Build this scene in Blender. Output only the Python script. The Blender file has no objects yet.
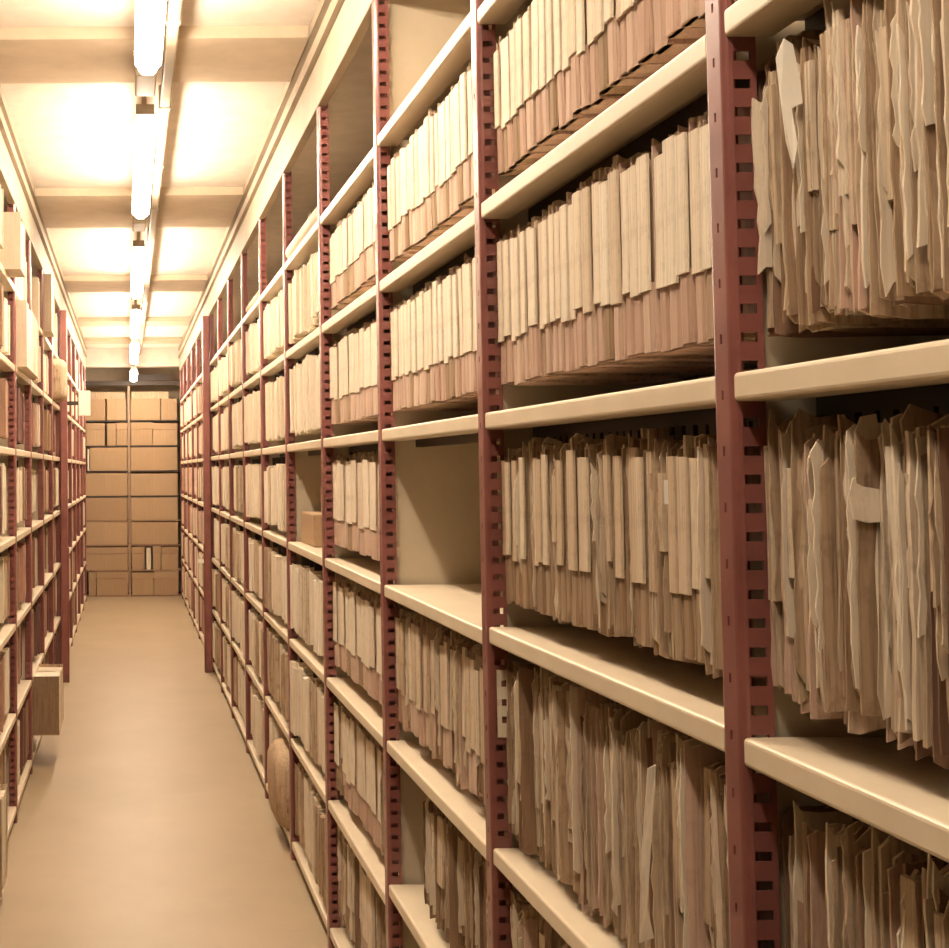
import bpy, math, random
import numpy as np
from mathutils import Matrix, Vector

C = bpy.context.scene.collection
PI = math.pi
rng = random.Random(7)

# ------------------------------------------------------------------ scene
sc = bpy.context.scene
sc.view_settings.view_transform = 'Standard'
sc.view_settings.look = 'None'
sc.view_settings.gamma = 1
sc.view_settings.use_curve_mapping = False
sc.view_settings.exposure = 0.12

# ------------------------------------------------------------------ helpers
class MB:
    """collects vertices and faces, links them as ONE mesh object"""
    def __init__(s): s.v, s.f, s.m, s.sm = [], [], [], []
    def add(s, vs, fs, mat=0, smooth=False):
        o = len(s.v); s.v += vs
        for f in fs:
            s.f.append(tuple(i + o for i in f)); s.m.append(mat); s.sm.append(smooth)
    def box(s, x0, x1, y0, y1, z0, z1, mat=0):
        vs = [(x, y, z) for x in (x0, x1) for y in (y0, y1) for z in (z0, z1)]
        s.add(vs, [(0,1,3,2), (4,6,7,5), (0,4,5,1), (2,3,7,6), (0,2,6,4), (1,5,7,3)], mat)
    def prism_y(s, prof, y0, y1, mat=0, smooth=False):
        """profile of (x,z), counter-clockwise, run along y"""
        n = len(prof)
        vs = [(x, y0, z) for x, z in prof] + [(x, y1, z) for x, z in prof]
        fs = [(i, i+n, (i+1) % n + n, (i+1) % n) for i in range(n)]
        s.add(vs, fs, mat, smooth)
        s.add([(x, y0, z) for x, z in prof], [tuple(range(n))], mat)
        s.add([(x, y1, z) for x, z in prof], [tuple(range(n))[::-1]], mat)
    def prism_z(s, prof, zs, mat=0, smooth=False, shift=None):
        """profile of (x,y) run through heights zs, shift(z) -> dx,dy"""
        n = len(prof); vs = []
        for z in zs:
            dx, dy = shift(z) if shift else (0, 0)
            vs += [(x+dx, y+dy, z) for x, y in prof]
        fs = []
        for k in range(len(zs)-1):
            for i in range(n):
                j = (i+1) % n
                fs.append((k*n+i, k*n+j, (k+1)*n+j, (k+1)*n+i))
        s.add(vs, fs, mat, smooth)
        s.add([vs[i] for i in range(n)], [tuple(range(n))[::-1]], mat)
        s.add([vs[-n+i] for i in range(n)], [tuple(range(n))], mat)
    def sheet(s, r, y, th, x0, x1, z0, z1, amp=.002, rag=0., ragz=0., lean=0., nz=8, mat=0, curl=0.):
        """an upright sheet of paper or card with thickness, wavy towards its front edge"""
        ts = (0., .035, .12, .45, 1.)
        zs = [z0 + (z1-z0)*k/nz for k in range(nz+1)]
        k1, k2 = r.uniform(6, 14), r.uniform(16, 34); p1, p2 = r.uniform(0, 6), r.uniform(0, 6)
        rg = [r.uniform(-rag, rag) for _ in zs]
        nt = len(ts); P, Q = [], []
        for k, z in enumerate(zs):
            for i, t in enumerate(ts):
                w = (1-t)**3
                dy = amp*(math.sin(k1*z+p1)*.7 + math.sin(k2*z+p2)*.3)*w + lean*(z-z1) + curl*w*((z1-z)/(z1-z0))**2
                x = x0 + (x1-x0)*t + (rg[k]*w if i < 2 else 0)
                zz = z
                if k == 0: zz += r.uniform(-ragz, ragz)*.6
                if k == nz: zz += r.uniform(-ragz, ragz)
                P.append((x, y+dy-th/2, zz)); Q.append((x, y+dy+th/2, zz))
        n = len(P); fs = []
        idx = lambda k, i: k*nt+i
        for k in range(nz):
            for i in range(nt-1):
                a, b, c, d = idx(k,i), idx(k,i+1), idx(k+1,i+1), idx(k+1,i)
                fs += [(a,b,c,d), (d+n,c+n,b+n,a+n)]
            a, d = idx(k,0), idx(k+1,0); fs.append((a, d, d+n, a+n))
            a, d = idx(k,nt-1), idx(k+1,nt-1); fs.append((a, a+n, d+n, d))
        for i in range(nt-1):
            a, b = idx(0,i), idx(0,i+1); fs.append((a, a+n, b+n, b))
            a, b = idx(nz,i), idx(nz,i+1); fs.append((a, b, b+n, a+n))
        s.add(P+Q, fs, mat)
    def mesh(s, name, mats):
        me = bpy.data.meshes.new(name); me.from_pydata(s.v, [], s.f)
        for m in mats: me.materials.append(m)
        me.polygons.foreach_set('material_index', s.m)
        me.polygons.foreach_set('use_smooth', s.sm)
        me.update(); return me
    def build(s, name, mats, parent=None, loc=(0,0,0), rz=0):
        if not isinstance(mats, (list, tuple)): mats = [mats]
        return link(name, s.mesh(name, mats), parent, loc, rz)

def link(name, me, parent=None, loc=(0,0,0), rz=0):
    o = bpy.data.objects.new(name, me); C.objects.link(o)
    o.location = loc; o.rotation_euler = (0, 0, rz)
    if parent: o.parent = parent
    return o
def tag(o, label, cat, group=None, kind=None):
    o['label'] = label; o['category'] = cat
    if group: o['group'] = group
    if kind: o['kind'] = kind
    return o
def thing(name, label, cat, loc=(0,0,0), rz=0, group=None):
    o = bpy.data.objects.new(name, None); C.objects.link(o)
    o.empty_display_size = .1
    o.location = loc; o.rotation_euler = (0, 0, rz)
    return tag(o, label, cat, group)
def struct(name, mb, m, label=None):
    o = mb.build(name, m); o['kind'] = 'structure'
    return o
def bevel(o, w=.004, seg=2):
    b = o.modifiers.new('bevel', 'BEVEL'); b.width = w; b.segments = seg; b.limit_method = 'ANGLE'
    return o

# ------------------------------------------------------------------ materials
def nodes(name):
    m = bpy.data.materials.new(name); m.use_nodes = True
    nt = m.node_tree; return m, nt, nt.nodes['Principled BSDF']
def ramp(nt, fac, stops):
    r = nt.nodes.new('ShaderNodeValToRGB'); e = r.color_ramp.elements
    while len(e) < len(stops): e.new(.5)
    for el, (p, c) in zip(e, stops): el.position = p; el.color = (*c, 1)
    nt.links.new(fac, r.inputs[0]); return r.outputs[0]
def noise(nt, coord, scale, detail=4, rough=.6, sc=(1,1,1)):
    mp = nt.nodes.new('ShaderNodeMapping'); mp.inputs['Scale'].default_value = sc
    n = nt.nodes.new('ShaderNodeTexNoise'); n.inputs['Scale'].default_value = scale
    n.inputs['Detail'].default_value = detail; n.inputs['Roughness'].default_value = rough
    nt.links.new(coord, mp.inputs[0]); nt.links.new(mp.outputs[0], n.inputs['Vector']); return n.outputs['Fac']
def mixc(nt, fac, a, b, mode='MIX'):
    x = nt.nodes.new('ShaderNodeMix'); x.data_type = 'RGBA'; x.blend_type = mode
    for s, v in ((x.inputs[0], fac), (x.inputs[6], a), (x.inputs[7], b)):
        if isinstance(v, (int, float)): s.default_value = v
        elif isinstance(v, tuple): s.default_value = (*v, 1)
        else: nt.links.new(v, s)
    return x.outputs[2]
def metal_paint(name, c, c2, rough=.45, sc=6., bump=.0):
    m, nt, b = nodes(name); tc = nt.nodes.new('ShaderNodeTexCoord')
    n = noise(nt, tc.outputs['Object'], sc, 6, .65)
    nt.links.new(ramp(nt, n, [(.3, c2), (.62, c)]), b.inputs['Base Color'])
    b.inputs['Roughness'].default_value = rough
    return m
def paper(name, cols, rough=.85, lines=True, dirt_shade=(.15,.088,.05), amt=.35, var=.85):
    """cols: tones a piece of this stock may have (each object takes one); streaks paint in shade between layered sheets; grubby patches, page edges"""
    m, nt, b = nodes(name); tc = nt.nodes.new('ShaderNodeTexCoord'); oi = nt.nodes.new('ShaderNodeObjectInfo')
    base = ramp(nt, oi.outputs['Random'], [(i/max(1, len(cols)-1), c) for i, c in enumerate(cols)])
    geo = nt.nodes.new('ShaderNodeNewGeometry')
    base = mixc(nt, var, base, ramp(nt, geo.outputs['Random Per Island'], [(0, (.45,.38,.31)), (.45, (.84,.80,.75)), (1, (1,1,1))]), 'MULTIPLY')
    st = noise(nt, tc.outputs['Object'], 1., 4, .65, (150, 330, 4))
    fac = nt.nodes.new('ShaderNodeMapRange'); nt.links.new(st, fac.inputs[0])
    fac.inputs[1].default_value = .46; fac.inputs[2].default_value = .68; fac.inputs[4].default_value = amt*1.15
    c = mixc(nt, fac.outputs[0], base, dirt_shade)  # dark streaks paint in the shade lines between layered sheets
    n2 = noise(nt, tc.outputs['Object'], 22, 6, .7)
    f2 = nt.nodes.new('ShaderNodeMapRange'); nt.links.new(n2, f2.inputs[0])
    f2.inputs[1].default_value = .52; f2.inputs[2].default_value = .8; f2.inputs[4].default_value = amt*1.3
    c = mixc(nt, f2.outputs[0], c, dirt_shade)
    nt.links.new(c, b.inputs['Base Color']); b.inputs['Roughness'].default_value = rough
    b.inputs['Specular IOR Level'].default_value = .2
    if lines:
        bp = nt.nodes.new('ShaderNodeBump'); bp.inputs['Strength'].default_value = .35; bp.inputs['Distance'].default_value = .002
        nt.links.new(st, bp.inputs['Height']); nt.links.new(bp.outputs[0], b.inputs['Normal'])
    return m
def plain(name, c, rough=.6):
    m, nt, b = nodes(name); tc = nt.nodes.new('ShaderNodeTexCoord')
    n = noise(nt, tc.outputs['Object'], 9, 4)
    nt.links.new(ramp(nt, n, [(.35, tuple(x*.88 for x in c)), (.7, c)]), b.inputs['Base Color'])
    b.inputs['Roughness'].default_value = rough
    return m

CREAM = metal_paint('cream_enamel', (.78,.67,.50), (.70,.59,.43), .38)
PANEL = metal_paint('panel_enamel', (.62,.53,.39), (.56,.47,.34), .5)
RED = metal_paint('red_oxide_paint', (.255,.09,.078), (.185,.062,.054), .33, 9)
RED.node_tree.nodes['Principled BSDF'].inputs['Coat Weight'].default_value = .35
RED.node_tree.nodes['Principled BSDF'].inputs['Coat Roughness'].default_value = .22
REDDARK = metal_paint('maroon_paint', (.22,.075,.06), (.15,.05,.045), .5, 9)
DARK = plain('dark_steel', (.045,.03,.022), .5)
STRIP = paper('title_strip_card', [(.88,.79,.64), (.82,.71,.55), (.86,.78,.64), (.70,.58,.43)], amt=.3, lines=False, var=.4)
STRIPB = paper('worn_strip_card', [(.66,.53,.38), (.78,.67,.51), (.60,.46,.32), (.82,.72,.56), (.52,.38,.26)], amt=.4)
WALLET = paper('pink_wallet_card', [(.70,.50,.40), (.76,.58,.47), (.62,.43,.34), (.78,.62,.50)], amt=.3, var=.5)
PAPER = paper('old_paper', [(.74,.62,.46), (.66,.53,.38), (.82,.72,.57), (.58,.45,.32)], amt=.55)
BUFF = paper('buff_card', [(.54,.40,.27), (.62,.48,.34), (.46,.33,.22), (.68,.55,.40)], amt=.6)
BROWN = paper('brown_card', [(.34,.22,.15), (.42,.29,.19), (.28,.17,.12)], amt=.4)
ROSE = paper('rose_card', [(.50,.28,.21), (.42,.22,.17), (.56,.36,.27)], amt=.3)
PALE = paper('pale_paper', [(.84,.76,.62), (.80,.70,.55)], amt=.15, lines=False, var=.4)
WHITE = plain('white_card', (.88,.84,.74), .7)
CARTON = paper('carton_board', [(.56,.41,.26), (.60,.45,.30), (.52,.37,.24), (.58,.44,.29)], amt=.22, lines=False, dirt_shade=(.30,.2,.12))
HOUSING = metal_paint('lamp_housing', (.34,.28,.20), (.30,.24,.17), .5)

def lamp_mat():
    m = bpy.data.materials.new('lamp_tube'); m.use_nodes = True; nt = m.node_tree
    nt.nodes.clear(); e = nt.nodes.new('ShaderNodeEmission'); o = nt.nodes.new('ShaderNodeOutputMaterial')
    e.inputs[0].default_value = (1, .81, .615, 1); e.inputs[1].default_value = LAMP
    nt.links.new(e.outputs[0], o.inputs[0]); return m
LAMP = 70.0
TUBE = lamp_mat()

def floor_mat():
    m, nt, b = nodes('floor_linoleum'); tc = nt.nodes.new('ShaderNodeTexCoord')
    n = noise(nt, tc.outputs['Object'], 1.3, 5, .6, (1.2, 1, 1))
    n2 = noise(nt, tc.outputs['Object'], 5, 5, .65, (.5, 4, 1))
    c = ramp(nt, n, [(.3, (.37,.29,.185)), (.7, (.425,.335,.22))])
    f = nt.nodes.new('ShaderNodeMapRange'); nt.links.new(n2, f.inputs[0])
    f.inputs[1].default_value = .56; f.inputs[2].default_value = .75; f.inputs[4].default_value = .22
    nt.links.new(mixc(nt, f.outputs[0], c, (.36,.26,.16)), b.inputs['Base Color'])
    b.inputs['Roughness'].default_value = .42; b.inputs['Specular IOR Level'].default_value = .35
    return m
FLOOR = floor_mat()
CEIL = plain('ceiling_paint', (.72,.645,.56), .9)
RAILM = metal_paint('rail_enamel', (.38,.31,.22), (.33,.265,.18), .6)
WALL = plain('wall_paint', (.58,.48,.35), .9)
DIM = plain('low_bounce_wall_paint', (.26,.21,.15), .9)  # for unseen walls, kept dark to cut the light they bounce
BEAM = plain('beam_paint', (.56,.46,.34), .9)

# ------------------------------------------------------------------ camera
F, PITCH, ROLL, EYE = 1315., math.radians(2.5), math.radians(.4), 1.58
cam = bpy.data.cameras.new('camera'); co = bpy.data.objects.new('camera', cam); C.objects.link(co)
fw = Vector((0, math.cos(PITCH), math.sin(PITCH))); up0 = Vector((0, -math.sin(PITCH), math.cos(PITCH))); r0 = Vector((1, 0, 0))
r_ = math.cos(ROLL)*r0 - math.sin(ROLL)*up0; up = math.sin(ROLL)*r0 + math.cos(ROLL)*up0
co.matrix_world = Matrix(((r_.x, up.x, -fw.x, 0), (r_.y, up.y, -fw.y, 0), (r_.z, up.z, -fw.z, EYE), (0, 0, 0, 1)))
cam.sensor_fit = 'HORIZONTAL'; cam.sensor_width = 36; cam.lens = F*36/949
cam.shift_x = .36554; cam.shift_y = -.06471; cam.clip_start = .05
sc.camera = co
w = bpy.data.worlds.new('world'); sc.world = w; w.use_nodes = True
w.node_tree.nodes['Background'].inputs[0].default_value = (1, .8, .6, 1)
w.node_tree.nodes['Background'].inputs[1].default_value = 0.0

# ------------------------------------------------------------------ room
XR, XL = .65, -.51            # fronts of the two racks
ZC = 3.09
RX0, RX1, RY0, RY1 = -1.9, 2.3, -2.6, 17.1
def slab(name, b, m):
    mb = MB(); mb.box(*b); return struct(name, mb, m)
slab('floor', (RX0-.1, RX1+.1, RY0-.1, RY1+.1, -.1, 0), FLOOR)
slab('ceiling', (RX0-.1, RX1+.1, RY0-.1, RY1+.1, ZC, ZC+.1), CEIL)
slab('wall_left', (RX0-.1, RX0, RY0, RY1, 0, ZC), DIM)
slab('wall_right', (RX1, RX1+.1, RY0, RY1, 0, ZC), WALL)
slab('wall_back', (RX0-.1, RX1+.1, RY1, RY1+.1, 0, ZC), WALL)
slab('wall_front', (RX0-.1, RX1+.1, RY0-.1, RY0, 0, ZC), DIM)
for k, (ya, yb) in enumerate(((4.42, 4.93), (6.98, 7.92), (10.14, 10.8), (12.95, 13.4), (14.95, 15.3))):
    slab(f'trim_{k+2}', (XL+.024, XR-.024, ya, yb, 3.048, ZC), BEAM)

# ------------------------------------------------------------------ lamps
ORD = ['zeroth','first','second','third','fourth','fifth','sixth','seventh','eighth','ninth','tenth','eleventh','twelfth',
       'thirteenth','fourteenth','fifteenth','sixteenth','seventeenth','eighteenth','nineteenth','twentieth',
       'twenty-first','twenty-second','twenty-third','twenty-fourth','twenty-fifth','twenty-sixth','twenty-seventh','twenty-eighth','twenty-ninth','thirtieth','thirty-first']
LX = .075
lamps = [(.15, 1.22, None, 0), (2.1, 4.35, 'topmost of the row, cut by the picture edge', 0), (5.0, 6.85, 'second from the top of the picture', 0),  # first tube is unseen, kept short to set the light on near files
         (8.0, 10.05, 'third from the top of the picture', 0), (10.9, 12.85, 'fourth from the top of the picture', -.03),
         (12.95, 14.95, 'last but one before the end rack', -.11), (15.05, 16.25, 'lowest one, last before the end rack', -.22)]
for y0, y1, where, dz in lamps:
    t = thing('ceiling_light', 'glowing white tube lamp over the aisle, ' + (where or 'unseen above the nearest files'), 'ceiling light', (LX, y0, dz), 0, 'tube lamps along the ceiling')
    L = y1-y0
    def rr(hw, z0, z1, ch):
        return [(-hw+ch, z0), (hw-ch, z0), (hw, z0+ch), (hw, z1-ch*.3), (hw-ch*.3, z1), (-hw+ch*.3, z1), (-hw, z1-ch*.3), (-hw, z0+ch)]
    d = MB(); d.prism_y(rr(.043, 2.885, 2.945, .02), .10, L-.10, 0, True); d.build('diffuser', TUBE, t)
    for a, b in ((.03, .10), (L-.10, L-.03)):
        e = MB(); e.prism_y(rr(.03, 2.892, 2.945, .014), a, b); e.build('end_cap', TUBE, t)
    h = MB(); h.prism_y([(-.036, 2.945), (.036, 2.945), (.036, 2.985), (-.036, 2.985)], 0, L)
    bevel(h.build('housing', HOUSING, t), .004)
    for yy in (.25, L-.25):
        s = MB(); s.box(-.01, .01, yy-.02, yy+.02, 2.985, ZC-dz); s.build('bracket', HOUSING, t)
cd = MB(); cd.box(.135, .175, -2.0, 16.2, 3.0, 3.035)
for k in range(18): cd.box(.13, .18, -1.9+k, -1.86+k, 2.994, ZC if not any(a-.1 < -1.9+k < b+.1 for a, b in ((4.42, 4.93), (6.98, 7.92), (10.14, 10.8), (12.95, 13.4), (14.95, 15.3))) else 3.0485)
tag(bevel(cd.build('cable_trunking', HOUSING), .006), 'long beige cable trunking fixed to the ceiling beside the tube lamps', 'trunking')
for k, (a, b) in enumerate(zip(lamps[1:-1], lamps[2:])):
    g = MB(); ym = (a[1]+b[0])/2
    g.box(LX-.04, LX+.035, ym-.14, ym+.12, 2.955, 3.0485)
    nm = ['first and second', 'second and third', 'third and fourth', 'fourth and fifth', 'fifth and last'][k]
    tag(bevel(g.build('junction_box', HOUSING), .006), f'small beige junction box on the ceiling between the {nm} lamps', 'junction box', 'junction boxes between the lamps')

# ------------------------------------------------------------------ shelving parts (front plane at x=0, rack runs to +x, bay along y)
PW = .046
TOPZ = 2.84
LEV = [.075, .489, .890, 1.283, 1.680, 2.062, 2.428]     # top of each shelf
LIP = .031
DEP = .40
def upright_mesh():
    pitch, hh = .0306, .0104
    zs = [0, .012]
    z = .03
    holes = []
    while z + hh < TOPZ-.02:
        holes.append((len(zs), )); zs += [z, z+hh]; z += pitch
    zs.append(TOPZ)
    hs = {h[0] for h in holes}
    # profile in (x,y); y runs from near edge (-PW) to far edge (0)
    R = .008; pr = [(.034, -PW), (.0275, -PW), (.0095, -PW)]
    for k in range(5):
        a = PI/2*k/4; pr.append((R-R*math.sin(a), -PW+R-R*math.cos(a)))
    nfront = len(pr)-1
    pr += [(0, -PW*.5-.0022), (0, -PW*.5+.0022)]
    for k in range(5):
        a = PI/2*k/4; pr.append((R-R*math.cos(a), -R+R*math.sin(a)))
    pr += [(.034, 0)]
    mb = MB(); n = len(pr)
    vs = [(x, y, zz) for zz in zs for x, y in pr]; fs = []
    for k in range(len(zs)-1):
        for i in range(n-1):
            if k in hs and i == 1: continue
            if k in hs and i == nfront+1 and ((k//2) % 2 == 0): continue
            fs.append((k*n+i, k*n+i+1, (k+1)*n+i+1, (k+1)*n+i))
    mb.add(vs, fs, 0, False)
    o = mb.build('upright_source', RED)
    md = o.modifiers.new('s', 'SOLIDIFY'); md.thickness = .0022; md.offset = 0
    dg = bpy.context.evaluated_depsgraph_get()
    me = bpy.data.meshes.new_from_object(o.evaluated_get(dg)); me.name = 'upright'
    bpy.data.objects.remove(o); return me
UPRIGHT = upright_mesh()
ru = MB(); ru.box(0, .035, -PW, 0, 0, TOPZ); REAR = ru.mesh('rear_upright', [RED])
def shelf_mesh(L):
    mb = MB(); r = .005
    pr = []
    for cx, cz, a0 in ((r, -LIP+r, PI), (.055-r, -LIP+r, 1.5*PI)):
        for k in range(4):
            a = a0 + PI/2*k/3; pr.append((cx+r*math.cos(a), cz+r*math.sin(a)))
    pr += [(.055, -.014), (DEP-.01, -.014), (DEP-.01, 0)]
    for k in range(4):
        a = PI/2 + PI/2*k/3; pr.append((r+r*math.cos(a), -r+r*math.sin(a)))
    mb.prism_y(pr, 0, L, 0, False)
    return mb.mesh('shelf', [CREAM])
_shelves = {}
def shelf_for(L):
    k = round(L, 3)
    if k not in _shelves: _shelves[k] = shelf_mesh(L)
    return _shelves[k]
def rail_mesh(L):
    mb = MB()
    for x in (.085, .30): mb.box(x, x+.018, .004, L-.004, -LIP-.016, -.014)
    return mb.mesh('hanging_rail', [DARK])
ADJ = {(0,5): (2.076, 2.076), (0,3): (1.292, 1.292), (1,5): (2.066, 2.066), (1,3): (1.296, 1.292), (2,5): (2.063, 2.063), (2,6): (2.442, 2.442), (2,1): (.525, .53), (1,2): (.897, .897), (1,1): (.525, .53)}
def level(bi, k, t=.5):
    a, b = ADJ.get((bi, k), (LEV[k], LEV[k])); return a+(b-a)*t
def bay(y0, y1, label, group, side, levels=range(7), first=False, panel_top=True, end_post=False, rail=True, bi=-1):
    """one bay from upright y0 to upright y1 (far); owns its far upright; side +1 right rack, -1 left rack"""
    X = XR if side > 0 else XL
    def P(me, name, x, y, z=0, par=None, mirror=True):
        o = link(name, me, par or t, (0, 0, 0)); o.location = (x, y, z)
        return o
    t = thing('shelving_bay', label, 'shelving', (X, y0, 0), 0, group)
    if side < 0: t.scale = (-1, 1, 1)
    L = y1-y0
    P(UPRIGHT, 'upright', 0, L); P(REAR, 'rear_upright', DEP-.035, L)
    if first: P(UPRIGHT, 'upright', 0, 0); P(REAR, 'rear_upright', DEP-.035, 0)
    sl = L-PW-.002; me = shelf_for(sl); rm = rail_mesh(sl)
    for k in levels:
        s = P(me, 'shelf', .001, .001, level(bi, k, 0))
        s.rotation_euler.x = (level(bi, k, 1)-level(bi, k, 0))/sl
        if k > 0: P(rm, 'hanging_rail', 0, 0, 0, s)
    zt = TOPZ if panel_top else LEV[6]
    pm = MB(); pm.box(.037, DEP-.037, L-.032, L-.024, .02, zt); pm.build('side_panel', PANEL, t)
    bp = MB(); bp.box(DEP-.009, DEP-.002, .001, L-PW-.001, .03, LEV[6]-.02); bp.build('back_panel', PANEL, t)
    if rail:
        tr = MB(); tr.prism_y([(-.004, 2.80), (.03, 2.80), (.03, 2.955), (-.004, 2.955)], 0, L)
        bevel(tr.build('top_rail', RAILM, t), .004)
        tr = MB(); tr.prism_y([(-.022, 2.957), (.06, 2.957), (.06, 3.0), (.03, 3.0), (.03, 3.05), (.06, 3.05), (.06, ZC-.002), (-.022, ZC-.002), (-.022, 3.05), (0, 3.05), (0, 3.0), (-.022, 3.0)], 0, L)
        tr.build('ceiling_track', HOUSING, t)
        tr = MB(); tr.box(DEP-.03, DEP, 0, L, 2.74, 2.84); tr.build('rear_rail', CREAM, t)
    if end_post:
        e = MB(); e.box(-.055, -.004, L-.07, L, 0.0, TOPZ-.05); bevel(e.build('end_post', [RED], t), .006)
        e = MB(); e.box(-.062, -.054, L-.07, L+.0, 0.0, 1.0); e.build('lower_plate', [REDDARK], t)  # darker plate over the lower part of the post
    return t

PY = [.46, 1.455, 2.44, 3.415, 4.43, 5.43, 6.43, 7.44, 8.47, 9.42, 10.38, 11.38, 12.38, 13.38, 14.38, 15.38, 16.25]
BAYLAB = {0: 'nearest cream shelving bay, cut by the right picture edge, files hanging',
          1: 'wide cream shelving bay between the two nearest red uprights',
          2: 'cream shelving bay with the big empty compartment at eye height',
          3: 'cream shelving bay directly beyond the one with the big empty compartment',
          4: 'shelving bay with a dark compartment holding a low brown carton'}
for i in range(16):
    lab = BAYLAB.get(i) or f'{ORD[i]} full bay along the right-hand rack, behind the nearer red uprights'
    bay(PY[i], PY[i+1], lab, 'shelving bays of the right-hand rack', 1, first=(i == 0), panel_top=(i <= 2), end_post=(i == 9), bi=i)
LY = [4.02, 5.02, 6.02, 6.97, 7.98, 8.97, 9.95, 10.95, 11.95, 12.95, 13.95, 14.95, 15.95]
for i in range(12):
    lab = (f'{ORD[i]} bay from the left picture edge along the left-hand rack' if i else 'bay of the left-hand rack lying outside the left picture edge')
    bay(LY[i], LY[i+1], lab, 'shelving bays of the left-hand rack', -1, first=(i == 0), panel_top=False, end_post=(i == 5))

# ------------------------------------------------------------------ files
FX = XR+.03      # front plane of the hanging files
GAPB = .050      # hang clear of the shelf
def file_folder(y, wd, z0, z1, zrail, kind, r, label, group, setback=0., side=1, tag_=None, matset=None, stripm=None):
    """a hanging file: folder, papers, hanger and often a title strip; local x into the rack, origin at its base"""
    X = (FX + setback) if side > 0 else (XL-.05-setback)
    t = thing('file_folder', label, 'file', (X, y, z0), 0 if side > 0 else PI, group)
    H = z1-z0; hw = wd*.465; D = .27
    lean = r.uniform(-.03, .03)*min(1, wd/.04)
    if kind == 'S':
        cov, pap = (WALLET, PAPER) if r.random() < .8 else (BUFF, PAPER)
        if matset: cov, pap = matset
        t['label'] = label.replace('LOOK', ('pinkish' if cov is WALLET else 'buff')+' strip file')
        f = MB(); n = max(3, int(wd/.010))
        x0 = .002
        f.sheet(r, -hw, .0016, x0, D, 0, H-.012, .0012, .0006, .002, lean*.3)
        f.sheet(r, hw, .0016, x0+r.uniform(0, .004), D, 0, H-.012, .0012, .0006, .002, lean*.3)
        f.box(x0, D, -hw, hw, -.002, .002)
        zp = .088; ph = r.uniform(0, 6); e1 = hw*r.uniform(.85, .98)
        f.prism_z([(.010, -e1), (.010, e1), (.0015, e1), (-.0012, e1*.5), (-.0012, -e1*.5), (.0015, -e1)], [-.002+(zp+.002)*k/4 for k in range(5)], 0, False,
                  lambda z: (.0008*math.sin(30*z+ph), .0006*math.sin(40*z+ph)))
        f.build('folder', cov, t)
        p = MB()
        for k in range(n):
            yy = -hw*.86 + 2*hw*.86*(k+.5)/n
            p.sheet(r, yy, 2*hw*.8/n*r.uniform(.75, .98), x0+r.uniform(.001, .010), D-.01, .003, H+r.uniform(-.03, .004), .0012, .0012, .006, lean*.3, nz=6)
        p.build('papers', pap, t)
        s = MB(); zb = .080+r.uniform(-.006, .006); sw = hw*r.uniform(.84, .97); oy = r.uniform(-1, 1)*(hw-sw)
        ph = r.uniform(0, 6); am = r.uniform(0, .0008)
        pr = [(.001, -sw), (.001, sw), (-.0024, sw*.94), (-.0032, sw*.5), (-.0032, -sw*.5), (-.0024, -sw*.94)]
        s.prism_z([(x, yy+oy) for x, yy in pr], [zb + (H-.022-zb)*k/6 for k in range(7)], 0, False,
                  lambda z: (-.001-am*math.sin(9*z+ph)-.0012*r.random()*(1 if z < zb+.001 else 0), am*1.3*math.sin(14*z+ph)))
        s.build('title_strip', stripm or STRIP, t)
    else:
        cov = r.choice([BUFF, BUFF, WALLET, BROWN]); pap = r.choice([PAPER, PAPER, BUFF])
        if matset: cov, pap = matset
        t['label'] = label.replace('LOOK', 'worn '+('pinkish' if cov is WALLET else 'brown' if cov is BROWN else 'buff')+' file')
        x0 = r.uniform(-.003, .005); drop = r.uniform(0, .012)
        f = MB()
        f.sheet(r, -hw, .0022, x0+r.uniform(-.004, .003), D, -drop, H-r.uniform(.0, .03), .0018, .0012, .006, lean, nz=10, curl=r.uniform(-.003, .004))
        f.sheet(r, hw*r.uniform(.75, 1), .0022, x0+r.uniform(-.003, .006), D, -drop, H-r.uniform(.0, .03), .0016, .0012, .006, lean, nz=10)
        f.build('folder', cov, t)
        p = MB(); n = max(3, int(wd/.009))
        for k in range(n):
            yy = -hw*.82 + 2*hw*.8*(k+.5)/n
            p.sheet(r, yy, 2*hw*.78/n*r.uniform(.35, .95), x0+r.uniform(-.002, .010), D-.01, r.uniform(-.006, .02), H+r.uniform(-.045, .004), .0013, .0018, .012, lean, nz=9)
        p.build('papers', pap, t)
        if r.random() < .5:
            s = MB(); zb = H*r.uniform(.25, .5); sw = hw*r.uniform(.35, .7); oy = r.uniform(-1, 1)*(hw-sw); ph = r.uniform(0, 6); am = r.uniform(.0005, .002)
            pr = [(.006, -sw), (.006, sw), (.0005, sw*.96), (-.0005, sw*.3), (.0008, -sw*.4), (.0002, -sw*.95)]
            zt = H-r.uniform(.008, .05)
            s.prism_z([(x, yy+oy) for x, yy in pr], [zb+(zt-zb)*k/7 for k in range(8)], 0, False,
                      lambda z: (x0-.003-am*math.sin(11*z+ph), am*math.sin(16*z+ph)+lean*(z-H)))
            s.build('title_strip', stripm or r.choice([STRIP, PAPER, PAPER]), t)
    if kind != 'S':
        p = MB()
        for k in range(r.choice([1, 2, 2, 3])):
            p.sheet(r, r.uniform(-hw*.8, hw*.8), r.uniform(.001, .0035), x0+r.uniform(-.007, .002), D*.8, H*r.uniform(0, .5), H-r.uniform(.0, .06), .0016, .0022, .015, lean, nz=10)
        p.build('loose_sheets', r.choice([PALE, PALE, PAPER]), t)
    h = MB(); zr = zrail-z0
    xo = (XR if side > 0 else -XL)+.085 - (X if side > 0 else -X)
    h.box(xo, xo+.24, -min(.004, hw*.5), min(.004, hw*.5), H-.02, zr)
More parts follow.
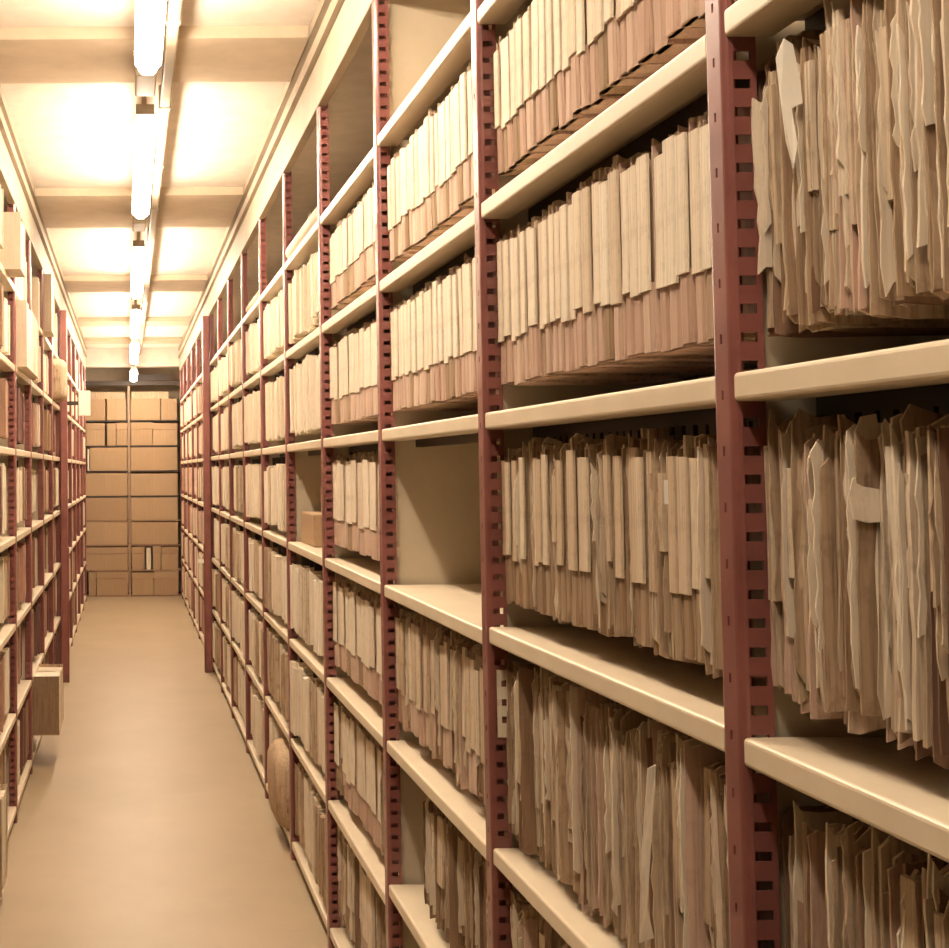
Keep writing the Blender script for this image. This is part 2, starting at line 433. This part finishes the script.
    for xx in (xo-.006, xo+.205): h.box(xx, xx+.03, -min(.011, hw*.8), min(.011, hw*.8), H-.006, zr-.0005)
    h.build('hanger', DARK, t)
    if tag_:
        g = MB(); g.sheet(r, 0, .001, -.012, .02, tag_[0], tag_[0]+tag_[1], 0, 0, 0); o = g.build('paper_tag', WHITE, t)
        o.rotation_euler = (0, 0, -.9); o['label'] = 'small white paper tag'
    return t

ROW = {5: 'top file row', 4: 'second file row', 3: 'third file row', 2: 'fourth file row', 1: 'fifth file row', 0: 'lowest file row'}
WHERE = {0: 'right of the nearest upright', 1: 'between the two nearest red uprights',
         2: 'left of the second-nearest upright', 3: 'left of the third-nearest upright'}
LOOK = {'S': ['pinkish strip file', 'cream strip file', 'pale strip file', 'buff strip file'],
        'R': ['worn brown file', 'ragged buff file', 'frayed tan file', 'worn buff file']}
def rowname(bi, lev, side=1):
    if side > 0 and bi in (2, 4) and lev < 3: return ROW[lev+1]     # one shelf of these bays holds no files
    return ROW.get(lev, 'uppermost row')
def file_row(bi, lev, n, kind, ya, yb, where=None, tall=0., seed=0, tags={}, jit=.006, mats=None, drop=.004, gap=GAPB, wide=None, stripm=None):
    r = random.Random(1000*bi+37*lev+seed)
    zs = LEV[lev]; zt = (LEV[lev+1] if lev < 6 else 2.8)
    zrail = zt-LIP-.016
    ws = [r.uniform(.8, 1.2) for _ in range(n)]
    if wide: ws[0] *= wide
    tot = sum(ws); ws = [x*(yb-ya)/tot for x in ws]
    y = yb
    for k, wd in enumerate(ws):      # far to near = left to right in the picture
        y -= wd
        kd = kind if kind in 'SR' else ('S' if r.random() < .6 else 'R')
        r.random(); lab = f'LOOK, {ORD[k+1]} from left, {rowname(bi, lev)}, {where or WHERE[bi]}'
        grp = f'files in the {rowname(bi, lev)} {where or WHERE[bi]}'
        tt = (y+wd/2-PY[bi])/(PY[bi+1]-PY[bi]-PW)
        zs = level(bi, lev, tt); zrail = level(bi, lev+1, tt)-LIP-.016
        z0 = zs+gap+r.uniform(-drop, drop)
        z1 = zrail-.006+r.uniform(-.016, .002)
        file_folder(y+wd/2, wd, z0, z1, zrail, kd, r, lab, grp, r.uniform(-jit, jit), 1, tags.get(k), mats, stripm)

E0 = lambda i: PY[i]+.012
E1 = lambda i: PY[i+1]-PW-.012
# nearest bay: only the part the frame shows
file_row(0, 4, 22, 'R', .97, E1(0)+.018, jit=.004, wide=1.5)
file_row(0, 3, 14, 'R', .97, E1(0)+.016, jit=.006, drop=.010)
file_row(0, 2, 14, 'R', .93, E1(0)+.010, jit=.010)
# between the two nearest uprights
file_row(1, 5, 24, 'S', E0(1), E1(1)+.008, jit=.003)
file_row(1, 4, 27, 'S', E0(1), E1(1)+.008, jit=.003)
file_row(1, 3, 30, 'M', E0(1), E1(1)+.008, jit=.004, tags={24: (.19, .03)}, mats=(BUFF, PAPER), stripm=STRIPB)
file_row(1, 2, 26, 'R', E0(1), E1(1), jit=.008, drop=.010, gap=.032, stripm=STRIPB)
file_row(1, 1, 7, 'R', E1(1)-.38, E1(1), jit=.01)
# bay with the empty compartment
file_row(2, 5, 22, 'S', E0(2), E1(2)+.008, jit=.003)
file_row(2, 4, 22, 'S', E0(2), E1(2)+.008, jit=.003)
file_row(2, 2, 20, 'M', E0(2), E1(2)+.008, jit=.005, drop=.010, stripm=STRIPB)
file_row(2, 1, 9, 'R', E0(2), E1(2)-.27, jit=.008, drop=.012, stripm=STRIPB)
# next bay
for lv, n in ((5, 13), (4, 13), (3, 10), (2, 13), (1, 12), (0, 11)):
    file_row(3, lv, n, 'S' if lv > 1 else 'M', E0(3), E1(3)+.008, jit=.004)

# ------------------------------------------------------------------ file bundles further along both racks
MAROON = paper('maroon_card', [(.20,.09,.075), (.15,.075,.07), (.25,.12,.09)], amt=.3)
BM = [PAPER, BUFF, WALLET, PALE, BROWN, ROSE, DARK, MAROON]
def bundle_geo(mb, r, wd, H, zr, x0, pal, n=None, D=.26, hang=True):
    n = n or max(2, int(wd/.024)); hw = wd*.46
    cuts = sorted(r.uniform(.1, .9) for _ in range(n-1)); cuts = [0]+cuts+[1]
    for a, b in zip(cuts, cuts[1:]):
        th = (b-a)*2*hw
        if th < .004: continue
        mb.sheet(r, -hw+(a+b)*hw, th*.94, x0+r.uniform(-.006, .008), D, r.uniform(-.004, .010), H-r.uniform(0, .025), .001, .0008, .004, 0, nz=5, mat=r.choice(pal))
    if hang: mb.box(.03, .25, -min(.004, hw), min(.004, hw), H-.03, zr, 6)
BW = ['cream', 'buff', 'pinkish', 'pale', 'brown', 'reddish', 'dark', 'maroon']
RES = {(-1,1,6): (5.48,5.78), (-1,3,0): (7.0,7.55), (1,5,0): (5.43,5.95), (-1,5,5): (9.05,9.45), (-1,2,5): (6.05,6.94)}
def bundle_row(bi, lev, side, n, pal, ya, yb, seed=0, far=None, rackword='right-hand rack', jit=.012):
    r = random.Random(5000*(side+2)+101*bi+13*lev+seed)
    zs = LEV[lev]; zt = LEV[lev+1] if lev < 6 else 2.80
    ws = [r.uniform(.6, 1.5) for _ in range(n)]; tot = sum(ws); ws = [x*(yb-ya)/tot for x in ws]
    hang = lev < 6; rs = RES.get((side, bi, lev)); keep = []
    y = yb
    for wd in ws:
        y -= wd
        if not (rs and y < rs[1] and y+wd > rs[0]): keep.append((y, wd))
    for k, (y, wd) in enumerate(keep):
        z0 = zs + (GAPB*.8+r.uniform(-.01, .01) if hang else .001)
        zrail = zt-LIP-.016
        z1 = zrail-.02-r.uniform(0, .02) if hang else zs+r.uniform(.24, .33)
        main = r.choice(pal)
        p = [main]*5+[0 if main in (1, 2, 4, 5) else 3]
        X = (FX-.02 if side > 0 else XL-.03) + side*r.uniform(-jit, jit)
        ns = max(2, int(wd/(.04 if far is not None else .024 if side > 0 else .05)))
        mb = MB(); bundle_geo(mb, r, wd, z1-z0, zrail-z0, 0, p, ns, hang=hang)
        if far is not None:
            o = len(far.v)
            far.v += [(X+side*x, y+wd/2+side*yy, z0+z) for x, yy, z in mb.v]
            far.f += [tuple(i+o for i in f) for f in mb.f]; far.m += mb.m; far.sm += mb.sm
        else:
            o = mb.build('file_bundle', BM, None, (X, y+wd/2, z0), 0 if side > 0 else PI)
            order = ORD[k+1] if side > 0 else ORD[len(keep)-k]
            rw = rowname(bi, lev, side)
            bw = f'{ORD[bi]} full bay along the right-hand rack' if side > 0 else f'{ORD[bi]} bay along the left-hand rack'
            tag(o, f'{BW[main]} file bundle, {order} from left, {rw}, {bw}', 'file bundle', f'file bundles on the {rackword}, {rw}')
far = MB()
for bi in range(4, 16):
    for lev in range(6):
        if bi == 4 and lev == 3: continue
        n = 5 if bi < 7 else 4
        pal = [3] if lev >= 4 else ([3, 3, 0] if lev >= 2 else [3, 3, 1])  # paler stock higher up paints in the overexposure of these files
        if bi >= 10: pal = [2, 5, 2, 3] if lev < 4 else [3, 2]
        bundle_row(bi, lev, 1, n if bi < 10 else 6, pal, E0(bi), E1(bi), far=None if bi < 10 else far)
for bi in range(1, 12):
    for lev in range(7):
        ya, yb = LY[bi]+.012, LY[bi+1]-PW-.012
        pal = [[3, 7, 1, 4], [3, 7, 4, 5], [3, 7, 4, 5, 0], [3, 4, 7, 5, 3], [3, 4, 2, 5, 7], [3, 3, 2, 3, 4], [3]][lev]  # topmost rows paler, their brighter light put into the colour
        if lev == 6 and bi in (4, 6, 8): continue
        bundle_row(bi, lev, -1, 5, pal, ya, yb, far=None if bi < 6 else far, rackword='left-hand rack', jit=.02)
o = far.build('file_bundles', BM)
tag(o, 'far rows of file bundles filling both racks close to the end wall', 'file bundles', None, 'stuff')

# ------------------------------------------------------------------ end rack with cartons
EY = 16.5
ENDP = metal_paint('brown_enamel', (.36,.25,.17), (.30,.2,.13), .5)
EL = [.02, .335, .648, .957, 1.258, 1.573, 1.888, 2.206]
t = thing('shelving_rack', 'end rack of steel shelves stacked with brown cartons closing the aisle', 'shelving', (0, EY, 0))
for x in (-.99, .014, 1.0):
    u = MB(); u.box(x-.014, x+.014, 0, .035, 0, 2.66); u.build('upright', ENDP, t)
for z in EL:
    for xa, xb in ((-.976, 0), (.028, .986)):
        s = MB(); s.box(xa, xb, .006, .42, z-.018, z); s.build('shelf', [DARK if z > 1 else BROWN, DARK][0], t)
s = MB(); s.box(-.99, 1.0, -.01, .03, 2.64, 2.70); bevel(s.build('top_rail', DARK, t))
g = MB()
for k in range(16): g.box(.06+k*.03, .078+k*.03, -.018, -.008, 2.70, 2.77)
g.box(.04, .55, -.008, .0, 2.70, 2.78); g.build('grille', DARK, t)
def carton(name, x0, x1, z, h, lab, cat='box', lid=False, y=EY+.008, d=.36, mat=CARTON, grp='cartons on the end rack'):
    w_ = (x1-x0)
    t = thing(name, lab, cat, ((x0+x1)/2, y, z), 0, grp)
    b = MB(); b.box(-w_/2, w_/2, 0, d, 0, h); b.box(-.002, .002, -.0015, .01, .012, h-.012)
    bevel(b.build('body', mat, t), .005)
    if lid:
        l = MB(); l.box(-w_/2-.004, w_/2+.004, -.005, d+.003, h*.72, h+.004); bevel(l.build('lid', mat, t), .004)
    else:
        l = MB(); l.box(-w_/2+.003, -.003, .003, d-.003, h-.001, h+.003); l.box(.003, w_/2-.003, .003, d-.003, h-.001, h+.003); l.build('flap', mat, t)
    return t
RN = ['bottom row', 'second row up', 'third row up', 'fourth row up', 'fifth row up', 'sixth row up', 'seventh row up', 'top row']
cells = {
 0: ([(-.50, -.41), (-.40, -.010)], [(.04, .31), (.315, .62)]),
 1: ([(-.55, -.010)], [(.04, .20), (.305, .40), (.41, .62)]),
 2: ([(-.55, -.010)], [(.034, .62)]), 3: ([(-.55, -.010)], [(.034, .62)]), 4: ([(-.55, -.010)], [(.034, .62)]),
 5: ([(-.475, -.010)], [(.034, .62)]),
 6: ([(-.52, -.29), (-.26, -.15), (-.14, -.010)], [(.04, .31), (.315, .62)]),
 7: ([(-.55, -.28), (-.26, -.02)], [(.04, .41), (.42, .62)])}
for k, (a, b) in cells.items():
    for sidew, lst in (('left', a), ('right', b)):
        for q, (x0, x1) in enumerate(lst):
            top = (EL[k+1] if k < 7 else 2.62)-.018
            h = top-EL[k]-rng.uniform(.008, .03) if k < 7 else .264
            w_ = 'single wide carton' if len(lst) == 1 else f'carton, {ORD[q+1]} from left'
            carton('carton', x0, x1, EL[k]+.0005, h, f'brown {w_}, {RN[k]}, {sidew} half of end rack', lid=(k < 2 or k == 6))
b = MB(); b.sheet(rng, 0, .055, 0, .25, 0, .27, 0, 0, 0)
tag(b.build('document_file', PALE, None, (.25, EY+.01, EL[1]+.001), PI/2), 'bright cream file upright among cartons, second row up of end rack', 'file')
b = MB(); b.sheet(rng, 0, .022, 0, .25, 0, .27, 0, 0, 0)
tag(b.build('document_file', PALE, None, (-.497, EY+.01, EL[5]+.001), PI/2), 'thin cream file beside the carton, left edge of end rack', 'file')

# ------------------------------------------------------------------ odd things
def slab_file(lab, side, xf, y0, y1, z0, z1, mat, name='paper_packet', depth=.28, cat='packet', n=3):
    r = random.Random(hash(lab) % 1000 if False else len(lab)*7)
    mb = MB(); wd = y1-y0
    for k in range(n):
        mb.sheet(r, -wd/2+wd*(k+.5)/n, wd/n*.96, r.uniform(0, .012), depth, r.uniform(0, .012), z1-z0-r.uniform(0, .01), .002, .001, .004)
    o = mb.build(name, mat, None, (xf, (y0+y1)/2, z0), 0 if side > 0 else PI)
    return tag(o, lab, cat)

cb = carton('carton', 0, .30, LEV[3]+.001, .12, 'low brown carton at the back of the dark compartment, right-hand rack', y=3.75, d=.36, grp='loose cartons on the right-hand rack')
cb.location = (XR+.20, 4.98, LEV[3]+.001)
mb = MB(); mb.sheet(rng, 0, .012, 0, .2, 0, .10, .004, .001, .004)
o = mb.build('paper_stack', PALE, None, (XR+.10, 5.12, LEV[3]+.126)); tag(o, 'yellowish papers lying on the low brown carton, dark compartment', 'papers')

# perforated cream bracket on the second-nearest upright
b = MB(); pz = [1.095, 1.12, 1.132, 1.151, 1.163, 1.185, 1.197, 1.215]
for k in range(7):
    if k % 2 == 0: b.box(0, .032, 0, .002, pz[k], pz[k+1])
    else: b.box(0, .008, 0, .002, pz[k], pz[k+1]); b.box(.022, .032, 0, .002, pz[k], pz[k+1])
tag(b.build('bracket_plate', PALE, None, (XR+.012, PY[2]-PW-.006, 0)), 'cream perforated plate fixed on the second-nearest red upright, below empty compartment shelf', 'bracket')


# wrapped and protruding things
def puffy(name, lab, cat, mat, loc, sx, sy, sz, e=.35, seed=1, group=None):
    r = random.Random(seed); mb = MB(); nu, nv = 20, 12; vs = []
    sg = lambda v, p: math.copysign(abs(v)**p, v)
    ph = [r.uniform(0, 6) for _ in range(6)]
    for j in range(nv+1):
        b = -PI/2+PI*j/nv
        for i in range(nu):
            a = 2*PI*i/nu
            k = 1+.035*math.sin(3*a+ph[0]+2*b)+.03*math.sin(5*b+ph[1])+.02*math.sin(7*a+ph[2])
            vs.append((sx/2*sg(math.cos(b), e)*sg(math.cos(a), e)*k, sy/2*sg(math.cos(b), e)*sg(math.sin(a), e)*k, sz/2+sz/2*sg(math.sin(b), e)))
    fs = [(j*nu+i, j*nu+(i+1) % nu, (j+1)*nu+(i+1) % nu, (j+1)*nu+i) for j in range(nv) for i in range(nu)]
    mb.add(vs, fs, 0, True)
    return tag(mb.build(name, mat, None, loc), lab, cat, group)
def packet(lab, x0, x1, y0, y1, z0, z1, mat, seed=0, n=5):
    """a packet of papers between two boards, lying in a rack and sticking out of it"""
    r = random.Random(seed+3); t = thing('paper_packet', lab, 'packet', ((x0+x1)/2, (y0+y1)/2, z0), 0, None)
    wd = y1-y0; d = abs(x1-x0); h = z1-z0; sg = 1 if x0 < x1 else -1
    rot = 0 if sg > 0 else PI
    c = MB()
    for yy in (-wd/2+.003, wd/2-.003): c.sheet(r, yy, .004, -d/2, d/2, 0, h, .001, 0, 0)
    c.box(-d/2, d/2, -wd/2, wd/2, 0, .004)
    c.build('cover', mat, t, rz=rot)
    p = MB()
    for k in range(n): p.sheet(r, -wd/2+.006+(wd-.012)*(k+.5)/n, (wd-.014)/n*.95, -d/2+r.uniform(.002, .008), d/2-.01, .004, h-r.uniform(.003, .02), .001, .001, .003)
    p.build('papers', PALE, t, rz=rot)
    return t
packet('large bright packet at the left picture edge, on the uppermost left-hand shelf', XL+.04, XL-.24, 4.78, 5.0, LEV[6]+.001, 2.66, PALE, 1)
packet('pale boxy packet sticking out over the left-hand shelf edge, near the ceiling', -.445, -.74, 5.50, 5.75, LEV[6]+.001, 2.67, PALE, 2)
packet('bright cream packet sticking out of the second row down, left-hand rack', -.465, -.74, 6.08, 6.9, LEV[5]+.001, 2.372, PALE, 7)
packet('tall cream packet standing right under the left-hand top rail', XL+.05, XL-.24, 7.99, 8.35, LEV[6]+.001, 2.78, PALE, 4)
packet('grey brown packet jutting out above the floor from the left-hand rack', -.375, -.72, 7.05, 7.5, .175, .485, BUFF, 5)
packet('flat packet under the jutting grey brown one, lowest left-hand shelf', -.545, -.80, 7.05, 7.5, LEV[0]+.001, .174, BROWN, 8)
packet('cream packet cut by left picture edge, lowest shelf of left-hand rack', -.455, -.74, 4.70, 4.93, LEV[0]+.001, .42, PAPER, 6)
puffy('wrapped_parcel', 'crumpled pale wrapped parcel bulging out above the floor, right-hand rack', 'parcel', BUFF, (XR+.07, 5.69, LEV[0]+.001), .24, .42, .33, .4, 4)
puffy('wrapped_parcel', 'rounded tan parcel bulging out of the left-hand rack below the top rail', 'parcel', BUFF, (XL-.02, 9.25, LEV[5]+.001), .22, .34, .30, .45, 6)
# row marker on the wide left-hand post
t = thing('row_sign', 'small white sign plate sticking out from the wide left-hand post', 'sign', (-.455, 9.90, 1.99))
b = MB(); b.box(.085, .175, -.006, .006, 0, .19); bevel(b.build('plate', WHITE, t), .004)
b = MB(); b.box(.0, .09, -.004, .004, .08, .11); b.build('arm', DARK, t)
b = MB(); b.box(0, .05, -.03, .03, 0, .022); b.box(.0, .05, -.001, .001, .02, .03)
tag(b.build('card_holder', WHITE, None, (XR-.106, 10.345, .85)), 'tiny white card holder on the wide dark-footed post, right-hand rack', 'card holder')
# card and paper on top of the right-hand rack
def leaning(lab, pts, th, loc, rot, mat, name='card_sheet'):
    mb = MB(); n = len(pts)
    vs = [(x, -th/2, z) for x, z in pts]+[(x, th/2, z) for x, z in pts]
    mb.add(vs, [tuple(range(n)), tuple(range(n, 2*n))[::-1]]+[(i, i+n, (i+1) % n+n, (i+1) % n) for i in range(n)])
    o = mb.build(name, mat, None, loc); o.rotation_euler = rot; return tag(o, lab, 'sheet')
leaning('bent piece of tan card leaning on the top right-hand shelf, farther one', [(0, 0), (.30, 0), (.30, .10), (.16, .15), (.02, .12)], .006, (XR+.02, 4.95, LEV[6]+.002), (.12, 0, .5), BUFF)
leaning('dark-edged card piece propped on the top right-hand shelf, nearer one', [(0, 0), (.28, 0), (.28, .24), (.2, .25), (.06, .13)], .006, (XR+.08, 4.1, LEV[6]+.002), (-.06, 0, .35), BROWN)
b = MB(); pr = [(.034*math.cos(2*PI*k/14), .034+.034*math.sin(2*PI*k/14)) for k in range(14)]
b.prism_y(pr, 0, .85, 0, True); b.prism_y([(x*.5, .034+(z-.034)*.5) for x, z in pr], -.006, 0, 0, True)
tag(b.build('paper_roll', PALE, None, (XR+.034, 4.50, LEV[6]+.001)), 'pale paper roll lying along the edge of the top right-hand shelf', 'paper roll')
b = MB(); b.prism_y([(x*.8, z*.8) for x, z in pr], 0, .6, 0, True); b.prism_y([(x*.4, .027+(z-.034)*.4) for x, z in pr], -.005, 0, 0, True)
tag(b.build('paper_roll', PALE, None, (XR+.03, 6.6, LEV[6]+.001)), 'short pale paper roll farther along the top right-hand shelf', 'paper roll')
# torn sheets hanging out of the nearest files
def torn(lab, px, Y, dy=0., th=.0014, mat=PALE):
    k = Y/F
    pts = [((x-127.6)*k, EYE-(y-470)*k+.004) for x, y in px]
    cx = sum(p[0] for p in pts)/len(pts); cz = sum(p[1] for p in pts)/len(pts)
    pts = [(x-cx, z-cz) for x, z in pts]; n = len(pts)
    bm_ = MB(); vs = []
    for s_ in (-1, 1): vs += [(x, s_*th/2+.006*math.sin(23*z+9*x), z) for x, z in pts]
    bm_.add(vs, [tuple(range(n))[::-1], tuple(range(n, 2*n))]+[(i, (i+1) % n, (i+1) % n+n, i+n) for i in range(n)])
    return tag(bm_.build('torn_sheet', mat, None, (cx, Y+dy, cz)), lab, 'sheet', 'torn sheets sticking out of files')
torn('broad torn cream sheet, top of the ragged files right of nearest upright', [(847,528),(862,532),(884,530),(886,510),(902,483),(884,465),(880,423),(864,426),(858,440),(866,480),(850,488),(846,500)], 1.215)
torn('long narrow torn cream sheet below the broad one, third file row', [(866,700),(872,726),(884,720),(878,655),(882,640),(880,590),(884,560),(890,540),(888,516),(878,512),(874,560),(872,600),(870,640)], 1.21)
torn('pointed looped torn sheet right of the broad torn one, third row', [(883,460),(886,495),(896,508),(906,505),(912,480),(896,440),(888,428),(884,436)], 1.185)
torn('white torn paper beside the leftmost pale file, right of nearest upright', [(790,108),(792,150),(798,176),(803,150),(800,114),(812,108),(812,85),(807,46),(798,40),(789,60)], 1.298, mat=WHITE)
torn('crumpled torn sheet dangling at the bottom of the fourth file row', [(626,940),(640,935),(634,905),(641,850),(648,768),(640,772),(633,850),(627,905)], 1.70, mat=PALE)

slab('trim_1', (RX0, RX1, 16.22, 16.42, 2.86, ZC), CEIL)
carton('flat_carton', -.53, -.03, EL[7]+.268, .085, 'pale flat carton on top of the upper cartons, left half of end rack', mat=PAPER, y=EY+.02, d=.33)
carton('flat_carton', .05, .52, EL[7]+.268, .085, 'pale flat carton on top of the upper cartons, right half of end rack', mat=PAPER, y=EY+.02, d=.33)
